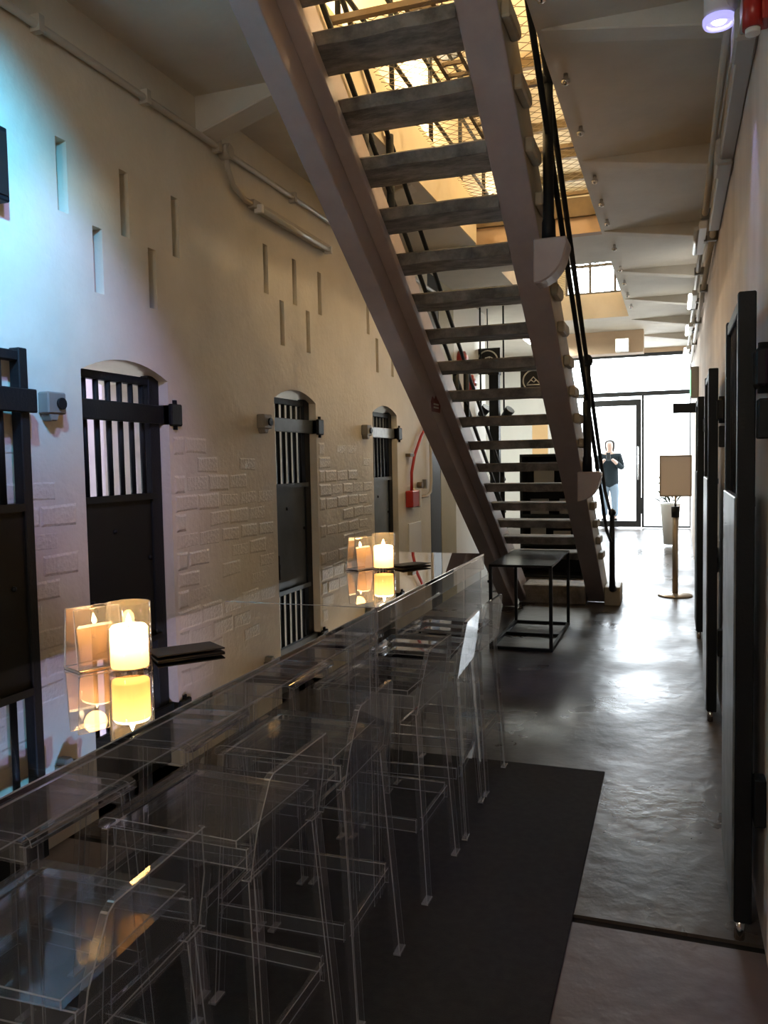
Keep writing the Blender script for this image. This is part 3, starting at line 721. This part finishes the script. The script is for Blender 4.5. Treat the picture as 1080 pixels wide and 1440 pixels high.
# red call point with its conduit
t_ = thing('fire_call_point', (XL, 7.5, 1.2), 'red fire call box with a red conduit curving up the left wall', 'alarm')
MB().box(XL, XL+.075, 7.36, 7.56, 1.12, 1.275).build('case', M['red'], t_, .006)
MB().box(XL+.0, XL+.085, 7.565, 7.60, 1.11, 1.285).build('clear_flap', M['white'], t_, .004)
MB().tube([(XL+.03, 7.46, 1.275), (XL+.03, 7.47, 1.45), (XL+.03, 7.58, 1.62), (XL+.03, 7.80, 1.80), (XL+.03, 8.05, 1.94), (XL+.03, 8.15, 2.0)], .015, 8).build('conduit', M['red'], t_)
MB().box(XL, XL+.05, 7.38, 7.50, 1.60, 1.63).build('clip', M['wood'], t_)
t_ = thing('grey_conduit', (XL, 7.9, 1.2), 'pale bent pipe right of the red call box', 'pipe')
MB().tube([(XL+.03, 7.66, 1.20), (XL+.03, 8.0, 1.20), (XL+.03, 8.10, 1.24), (XL+.03, 8.13, 1.34), (XL+.03, 8.13, 2.2)], .016, 8).build('pipe', M['pipe'], t_)
MB().tube([(XL+.01, 7.72, 1.32), (XL+.06, 7.72, 1.32)], .03, 12).build('valve', M['wood'], t_)
MB().box(XL, XL+.04, 7.92, 7.95, 1.28, 1.37).build('switch', M['grey'], t_)
t_ = tag(MB().box(XL, XL+.012, 7.42, 7.82, .62, .96).build('notice_board', M['white'], None, .003), 'small white notice panel on the wall under the red call box', 'notice')

# ------------------------------------------------------------------ right wall services
t_ = thing('cable_trunking', (.22, 3.5, 3.0), 'grey cable trunking high on the right wall', 'trunking')
MB().box(.205, .268, 1.2, 5.75, 2.99, 3.07).build('channel', M['pipe2'], t_, .006)
MB().box(.19, .268, 3.15, 3.35, 2.975, 3.085).build('joint_box', M['pipe2'], t_, .01)
MB().box(.185, .268, 4.4, 4.62, 2.965, 3.095).build('joint_box', M['pipe2'], t_, .01)
for k, (x, z, ya, yb, lab) in enumerate(((.19, 3.17, 2.6, 13.8, 'upper painted pipe high on the right wall'), (.235, 3.02, 5.75, 13.8, 'lower painted pipe continuing the right trunking'))):
    t_ = thing('ceiling_pipe', (x, ya, z), lab, 'pipe', 'pipes along the right wall')
    MB().tube([(x, ya, z), (x, yb, z)], .02, 10).build('pipe', M['pipe'], t_)
    for y in (6.0, 7.8, 9.6, 11.4):
        if y > ya: MB().box(x-.03, .269, y-.02, y+.02, z-.032, z+.032).build('clamp', M['grey'], t_, .004)
for k, (y, lit) in enumerate(((5.95, 0), (8.35, 1), (10.3, 1), (12.4, 1))):
    t_ = thing('tube_lamp', (.14, y, 3.0), ['unlit slim tube lamp on the right wall above the second gate', 'lit tube lamp on the right wall above the farthest gate',
        'lit tube lamp on the right wall past the farthest gate', 'farthest lit tube lamp on the right wall by the street front'][k], 'lamp', 'tube lamps on the right wall')
    MB().box(.15, .20, y-.02, y+.74, 3.06, 3.11).build('batten', M['white'], t_, .004)
    MB().tube([(.135, y, 3.07), (.135, y+.72, 3.07)], .016, 10).build('tube', M['tube'] if lit else M['tubeoff'], t_)
    MB().box(.19, .269, y+.3, y+.36, 3.05, 3.09).build('bracket', M['grey'], t_)
t_ = thing('downlight', (.148, 3.31, ZC), 'white cylindrical ceiling downlight glowing violet at the top right', 'lamp')
MB().lathe([(.048, -.375), (.052, -.375), (.052, 0), (.0, 0)], (.148, 3.31, ZC), 24).build('housing', M['white'], t_)
MB().lathe([(.052, -.39), (.056, -.38), (.056, -.365), (.05, -.365), (.042, -.38), (.044, -.39)], (.148, 3.31, ZC), 24, closed=True).build('trim_ring', emit('violet_ring_glow', (.42, .40, .95), 1.1), t_)
MB().lathe([(.0, -.381), (.02, -.382), (.024, -.378), (.0, -.376)], (.148, 3.31, ZC), 16).build('led', M['led'], t_)
light('downlight_light', 'SPOT', (.148, 3.31, ZC-.41), 14, (.42, .42, 1), (.1, 3.3, 0), .03, spot_size=R(50), spot_blend=.6)
t_ = thing('alarm_sounder', (.25, 2.82, 2.85), 'dark red alarm sounder high on the right wall', 'alarm')
MB().tube([(.222, 2.82, 2.85), (.222, 2.82, 2.965)], .030, 14).build('horn', M['red'], t_)
MB().tube([(.222, 2.82, 2.835), (.222, 2.82, 2.85)], .022, 14).build('lens', M['white'], t_)
MB().box(.245, .269, 2.78, 2.86, 2.86, 2.965).build('back_plate', M['red'], t_, .004)
t_ = thing('exit_sign', (.2, 10.6, 2.25), 'small box sign with a green glow on the right wall', 'sign')
MB().box(.18, .269, 10.5, 10.62, 2.25, 2.62).build('case', M['grey'], t_, .006)
MB().box(.172, .18, 10.51, 10.61, 2.28, 2.58).build('face', M['exit'], t_)
t_ = thing('steel_arm_sign', (.1, 9.6, 1.9), 'dark flat steel arm sticking out of the right wall', 'bracket')
MB().box(-.02, .25, 10.0, 10.06, 2.05, 2.16).build('arm', M['iron'], t_, .004)
MB().box(.24, .269, 9.95, 10.11, 2.0, 2.21).build('plate', M['iron'], t_, .004)

# ------------------------------------------------------------------ street front
wf = bpy.data.objects.new('window_2', None); col.objects.link(wf); wf.location = (-.8, YF, .28); tag(wf, 'glazed street front with dark frame and blinding daylight', 'window', kind='structure')
GX0, GX1 = -1.95, .30; zb = .28
def fr(x0, x1, z0, z1, nm, ya=0, yb=.07): MB().box(x0, x1, YF+.03+ya, YF+.03+yb, z0, z1).build(nm, M['frame'], wf, .004)
fr(GX0, GX1, 3.36, 3.43, 'head_rail'); fr(GX0, GX1, 2.66, 2.74, 'transom'); fr(GX1-.05, GX1, zb, 3.36, 'mullion'); fr(GX0, GX0+.05, zb, 3.36, 'mullion'); fr(-.56, -.52, zb, 2.66, 'mullion')
for (x0, x1, z0, z1) in ((GX0+.05, GX1-.05, 2.74, 3.36), (-.52, GX1-.05, zb+.03, 2.66)):
    MB().box(x0, x1, YF+.055, YF+.063, z0, z1).build('pane', M['glass'], wf)
fr(-.52, GX1, zb, zb+.03, 'sill')
dd = thing('door_8', (-1.2, YF, zb), 'glazed street door in a heavy dark frame, closed', 'door', kind='structure')
dx0, dx1 = -1.60, -.57
for (x0, x1, z0, z1, nm) in ((dx0, dx0+.09, zb+.01, 2.60, 'stile'), (dx1-.09, dx1, zb+.01, 2.60, 'stile'), (dx0+.09, dx1-.09, 2.49, 2.60, 'top_rail'), (dx0+.09, dx1-.09, zb+.01, zb+.12, 'bottom_rail')):
    MB().box(x0, x1, YF+.0, YF+.06, z0, z1).build(nm, M['frame'], dd, .004)
MB().box(dx0+.09, dx1-.09, YF+.026, YF+.034, zb+.12, 2.49).build('pane', M['glass'], dd)
h_ = MB().tube([(dx1-.05, YF-.05, 1.15), (dx1-.05, YF-.05, 1.75)], .014, 8).build('pull_handle', M['chrome'], dd)
MB().box(dx1-.02, dx1+.03, YF-.02, YF+.0, zb+.25, zb+.55).build('floor_hinge', M['frame'], dd)
t_ = thing('bulkhead_lamp', (-.95, 13.2, 3.2), 'small glowing square lamp on the tan bulkhead', 'lamp')
MB().box(-.86, -.66, 13.1, 13.2, ZC-.33, ZC-.13).build('case', M['white'], t_, .006)
MB().box(-.85, -.67, 13.085, 13.1, ZC-.32, ZC-.14).build('diffuser', M['lampglow'], t_, .01)

# outside
g_ = MB().box(-14, 12, YF+.3, YF+26, .12, .28).build('street_paving', M['street']); tag(g_, 'sunlit pale paving outside the street front', 'ground', kind='structure')
g_ = MB().box(-14, 12, YF+18, YF+18.5, .28, 3.2).build('wall_street', M['facade']); tag(g_, 'pale boundary wall across the street', 'wall', kind='structure')

# ------------------------------------------------------------------ person outside
def skin_obj(name, verts, edges, radii, m, parent, root=0, sub=2):
    me = bpy.data.meshes.new(name); me.from_pydata(verts, edges, []); me.materials.append(m)
    o = bpy.data.objects.new(name, me); col.objects.link(o)
    md = o.modifiers.new('skin', 'SKIN'); md.use_smooth_shade = True
    lay = me.skin_vertices[0].data if me.skin_vertices else None
    if lay is None:
        bpy.context.view_layer.objects.active = o; o.select_set(True); bpy.ops.mesh.customdata_skin_add(); lay = me.skin_vertices[0].data
    for i, r in enumerate(radii): lay[i].radius = r if isinstance(r, tuple) else (r, r); lay[i].use_root = (i == root)
    s = o.modifiers.new('sub', 'SUBSURF'); s.levels = sub; s.render_levels = sub
    if parent is not None: adopt(o, parent)
    return o
PX, PY, PZ = -1.22, 16.9, .28
pe = thing('person', (PX, PY, PZ), 'person in a dark jacket outside the glass door raising a phone to take a picture', 'person')
P = lambda x, y, z: (PX+x, PY+y, PZ+z)
V = [P(0, 0, .86), P(0, .0, 1.02), P(0, .01, 1.20), P(0, .0, 1.32), P(0, -.01, 1.40),            # pelvis..neck
     P(.09, 0, .80), P(.10, -.01, .45), P(.10, .02, .07), P(.10, -.12, .03),                       # right leg
     P(-.09, 0, .80), P(-.10, -.03, .45), P(-.11, .0, .07), P(-.11, -.14, .03),
     P(.17, 0, 1.30), P(.24, -.06, 1.06), P(.12, -.27, 1.20), P(.06, -.31, 1.25),                   # arms bent up to the phone
     P(-.17, 0, 1.30), P(-.24, -.06, 1.06), P(-.12, -.27, 1.20), P(-.06, -.31, 1.25),
     P(0, -.015, 1.46), P(0, -.02, 1.54), P(0, -.01, 1.60)]
Ed = [(0, 1), (1, 2), (2, 3), (3, 4), (0, 5), (5, 6), (6, 7), (7, 8), (0, 9), (9, 10), (10, 11), (11, 12), (3, 13), (13, 14), (14, 15), (15, 16), (3, 17), (17, 18), (18, 19), (19, 20), (4, 21), (21, 22), (22, 23)]
Rd = [(.15, .11), (.135, .10), (.16, .11), (.15, .10), .05, (.085, .085), .058, .042, .035, (.085, .085), .058, .042, .035,
      .062, .047, .036, .028, .062, .047, .036, .028, .062, (.080, .095), (.06, .07)]
skin_obj('body', V, Ed, Rd, M['skin'], pe)
skin_obj('jacket', [P(0, 0, .66), P(0, 0, 1.02), P(0, .01, 1.20), P(0, 0, 1.33), P(.17, 0, 1.31), P(.245, -.06, 1.06), P(.135, -.24, 1.185), P(-.17, 0, 1.31), P(-.245, -.06, 1.06), P(-.135, -.24, 1.185)],
         [(0, 1), (1, 2), (2, 3), (3, 4), (4, 5), (5, 6), (3, 7), (7, 8), (8, 9)], [(.20, .15), (.175, .13), (.185, .135), (.165, .12), .08, .062, .048, .08, .062, .048], M['jacket'], pe)
for s in (1, -1):
    skin_obj('trouser_leg', [P(.05*s, 0, .84), P(.095*s, -.005, .62), P(.10*s, -.012, .42), P(.105*s, .01, .10)], [(0, 1), (1, 2), (2, 3)], [.115, .098, .078, .066], M['jeans'], pe)
    MB().box(PX+.065*s-.0+(-.0), PX+.145*s if s > 0 else PX-.065, PY-.18, PY+.07, PZ, PZ+.075).build('shoe', M['hair'], pe, .02, 2) if s > 0 else \
        MB().box(PX-.15, PX-.07, PY-.19, PY+.06, PZ, PZ+.075).build('shoe', M['hair'], pe, .02, 2)
skin_obj('hair', [P(0, -.005, 1.625), P(0, .035, 1.55), P(0, .06, 1.44), P(0, .05, 1.32)], [(0, 1), (1, 2), (2, 3)], [(.098, .085), (.112, .10), (.10, .07), (.07, .04)], M['hair'], pe)
ph = MB().box(PX-.04, PX+.04, PY-.345, PY-.335, PZ+1.22, PZ+1.38).build('phone', M['black'], None, .004); tag(ph, 'dark phone held up by the person outside', 'phone')

# ------------------------------------------------------------------ sign stands
def stand(name, x, y, z0, lab, zc=1.34, w_=.165, hh=.225, m=None):
    t_ = thing(name, (x, y, z0), lab, 'sign', 'sign stands on the corridor floor')
    MB().lathe([(.0, 0), (.185, 0), (.185, .012), (.17, .022), (.03, .032), (.0, .032)], (x, y, z0), 32).build('base', M['brass'], t_)
    MB().tube([(x, y, z0+.03), (x, y, z0+.95)], .032, 14).build('post', M['brass'], t_)
    MB().tube([(x, y, z0+.88), (x, y, z0+1.0)], [.042, .046], 14).build('collar', M['iron'], t_)
    MB().tube([(x, y, z0+.98), (x, y, z0+1.14)], .012, 8).build('neck', M['chrome'], t_)
    f_ = MB().box(x-w_, x+w_, y-.012, y+.012, zc-hh, zc+hh).build('sign_panel', M['signback'], t_, .006)
    for (a, b_, c, d_) in ((x-w_, x+w_, zc+hh-.012, zc+hh+.004), (x-w_, x+w_, zc-hh-.004, zc-hh+.012), (x-w_-.004, x-w_+.012, zc-hh, zc+hh), (x+w_-.012, x+w_+.004, zc-hh, zc+hh)):
        MB().box(a, b_, y-.018, y+.018, c, d_).build('frame_edge', M['brass'], f_, .003)
    return t_
stand('sign_stand', .01, 9.62, 0, 'bronze sign stand with a blank beige panel on a round foot')
b = thing('planter', (-.06, 13.6, .14), 'pale tall planter with a dark leafy plant behind the sign stand', 'plant')
MB().lathe([(.0, 0), (.10, 0), (.15, .62), (.16, .64), (.14, .64), (.13, .58), (.0, .58)], (-.06, 13.6, ramp_z(13.6)), 20).build('pot', M['white'], b)
lf = bpy.data.meshes.new('leaf'); M['leaf'] = mat('dark_leaf', (.03, .045, .02), .5)
lf = MB().add([(0, 0, 0), (.03, .10, .02), (0, .22, 0), (-.03, .10, .02)], [(0, 1, 2, 3)]).mesh('leaf', M['leaf'])
for k in range(46):
    o = bpy.data.objects.new('leaf', lf); col.objects.link(o); a = random.uniform(0, 6.28); rr = random.uniform(.0, .10)
    o.location = (-.06+rr*math.cos(a), 13.6+rr*math.sin(a), ramp_z(13.6)+.62+random.uniform(0, .45)); o.rotation_euler = (random.uniform(-.2, 1.1), 0, a-math.pi/2)
    o.parent = b; o.matrix_parent_inverse = b.matrix_basis.inverted()

# ------------------------------------------------------------------ lobby things seen between the treads
def blade(x, y, z, s, lab, glyph):
    t_ = thing('hanging_sign', (x, y, z), lab, 'sign', 'black round-emblem signs behind the stairs')
    MB().box(x-s/2, x+s/2, y, y+.03, z-s/2, z+s/2).build('board', M['black'], t_, .004)
    ring = [(x+s*.40*math.cos(2*math.pi*k/28), y-.003, z+s*.40*math.sin(2*math.pi*k/28)) for k in range(28)]
    MB().tube(ring, .010, 5, closed=True).build('emblem_ring', M['line'], t_)
    for ln in glyph: MB().tube([(x+s*u, y-.003, z+s*v) for u, v in ln], .008, 5).build('emblem_line', M['line'], t_)
    MB().tube([(x, y+.015, z+s/2), (x, y+.015, ZC)], .008, 6).build('hanger', M['iron'], t_)
blade(-2.28, 10.5, 2.83, .33, 'black hanging sign with a white ringed figure emblem, behind the stairs', [[(-.18, -.22), (-.08, .12), (.02, -.02), (.10, .16), (.2, .10)], [(-.2, -.2), (.2, -.2)], [(.02, -.02), (.16, -.18)], [(-.08, .12), (.1, .16)]])
blade(-1.69, 10.5, 2.55, .33, 'black hanging sign with a white ringed mountain emblem, lower right', [[(-.24, -.12), (0, .14), (.24, -.12)], [(-.26, -.16), (.26, -.16)], [(-.1, .03), (.02, -.06), (.1, .03)]])
t_ = thing('display_cabinet', (-1.55, 11.0, 0), 'tall dark cabinet with shelves of leaflets behind the stairs', 'cabinet')
cx0, cx1, cy0, cy1, ch = -1.92, -1.10, 10.75, 11.2, 1.62
MB().box(cx0, cx1, cy1-.02, cy1, 0, ch).build('back', M['iron2'], t_)
for x in (cx0, cx1-.03): MB().box(x, x+.03, cy0, cy1-.02, 0, ch).build('side', M['iron2'], t_)
for z in (.0, .42, .80, 1.18, ch-.03): MB().box(cx0+.03, cx1-.03, cy0, cy1-.02, z, z+.03).build('shelf', M['iron2'], t_)
for k, (x, z, w2, h2) in enumerate(((-1.80, .45, .2, .22), (-1.5, .45, .22, .16), (-1.8, .83, .24, .2), (-1.42, .83, .2, .2), (-1.75, 1.21, .26, .24), (-1.38, 1.21, .18, .16))):
    o = MB().box(x, x+w2, cy0+.1, cy0+.13, z, z+h2).build('leaflet_rack', M['grey'], None, .003)
    tag(o, 'grey leaflet pack on the %s shelf of the dark cabinet, %s' % (['lower', 'middle', 'upper'][k//2], ['left one', 'right one'][k % 2]), 'leaflets', 'leaflets in the dark cabinet')
t_ = thing('framed_picture', (-2.62, YF, 1.6), 'orange-tan framed picture on the white end wall', 'picture')
MB().box(-2.55, -2.20, YF-.03, YF-.0, 1.35, 2.25).build('frame', M['white'], t_, .004)
MB().box(-2.52, -2.23, YF-.036, YF-.03, 1.38, 2.22).build('print', mat('orange_tan_print', (.75, .50, .25), .6), t_)
for k, (x, z, lab) in enumerate(((-2.35, 2.18, 'dark swivel spotlight on the white panel behind the stairs, left one'), (-2.05, 2.14, 'dark swivel spotlight with white cap behind the stairs, right one'))):
    t_ = thing('wall_spotlight', (x, 10.4, z), lab, 'lamp', 'swivel spotlights behind the stairs')
    MB().tube([(x, 10.4, z-.05), (x+.09, 10.35, z+.05)], [.05, .065], 12).build('head', M['iron'], t_)
    MB().tube([(x-.05, 10.42, z-.09), (x, 10.4, z-.04)], .03, 10).build('cap', M['white'], t_)
    MB().tube([(x, 10.4, z+.04), (x, 10.4, ZC)], .012, 6).build('stem', M['iron'], t_)
t_ = thing('dark_post', (-2.12, 10.9, 0), 'slim black post standing behind the stairs', 'post')
MB().box(-2.20, -2.08, 10.2, 10.32, 0, 2.62).build('shaft', M['iron'], t_, .004)
MB().box(-2.24, -2.04, 10.16, 10.36, 0, .03).build('foot_plate', M['iron'], t_, .004)
MB().box(-2.21, -2.07, 10.19, 10.33, 2.62, 2.68).build('cap', M['iron'], t_, .004)
for k, (x, y, lab) in enumerate(((-2.9, 11.3, 'lit ceiling tube lamp in the white lobby, left one'), (-2.2, 12.8, 'lit ceiling tube lamp in the white lobby, right one'))):
    t_ = thing('lobby_tube_lamp', (x, y, ZC), lab, 'lamp', 'tube lamps of the lobby')
    MB().box(x-.04, x+.04, y-.62, y+.62, ZC-.05, ZC).build('batten', M['white'], t_, .004)
    MB().tube([(x, y-.58, ZC-.075), (x, y+.58, ZC-.075)], .02, 10).build('tube', M['tube'], t_)
for k, (y, z, lab) in enumerate(((9.5, 2.72, 'red alarm bell high on the wall behind the stairs, upper one'), (9.9, 2.48, 'red alarm bell behind the stairs, lower one'))):
    t_ = thing('alarm_bell', (-2.40, y, z), lab, 'alarm', 'red alarm bells behind the stairs')
    MB().tube([(-2.399, y, z), (-2.33, y, z), (-2.30, y, z)], [.13, .12, .06], 18).build('gong', M['red'], t_)
    MB().tube([(-2.30, y, z), (-2.285, y, z)], .02, 10).build('boss', M['white'], t_)
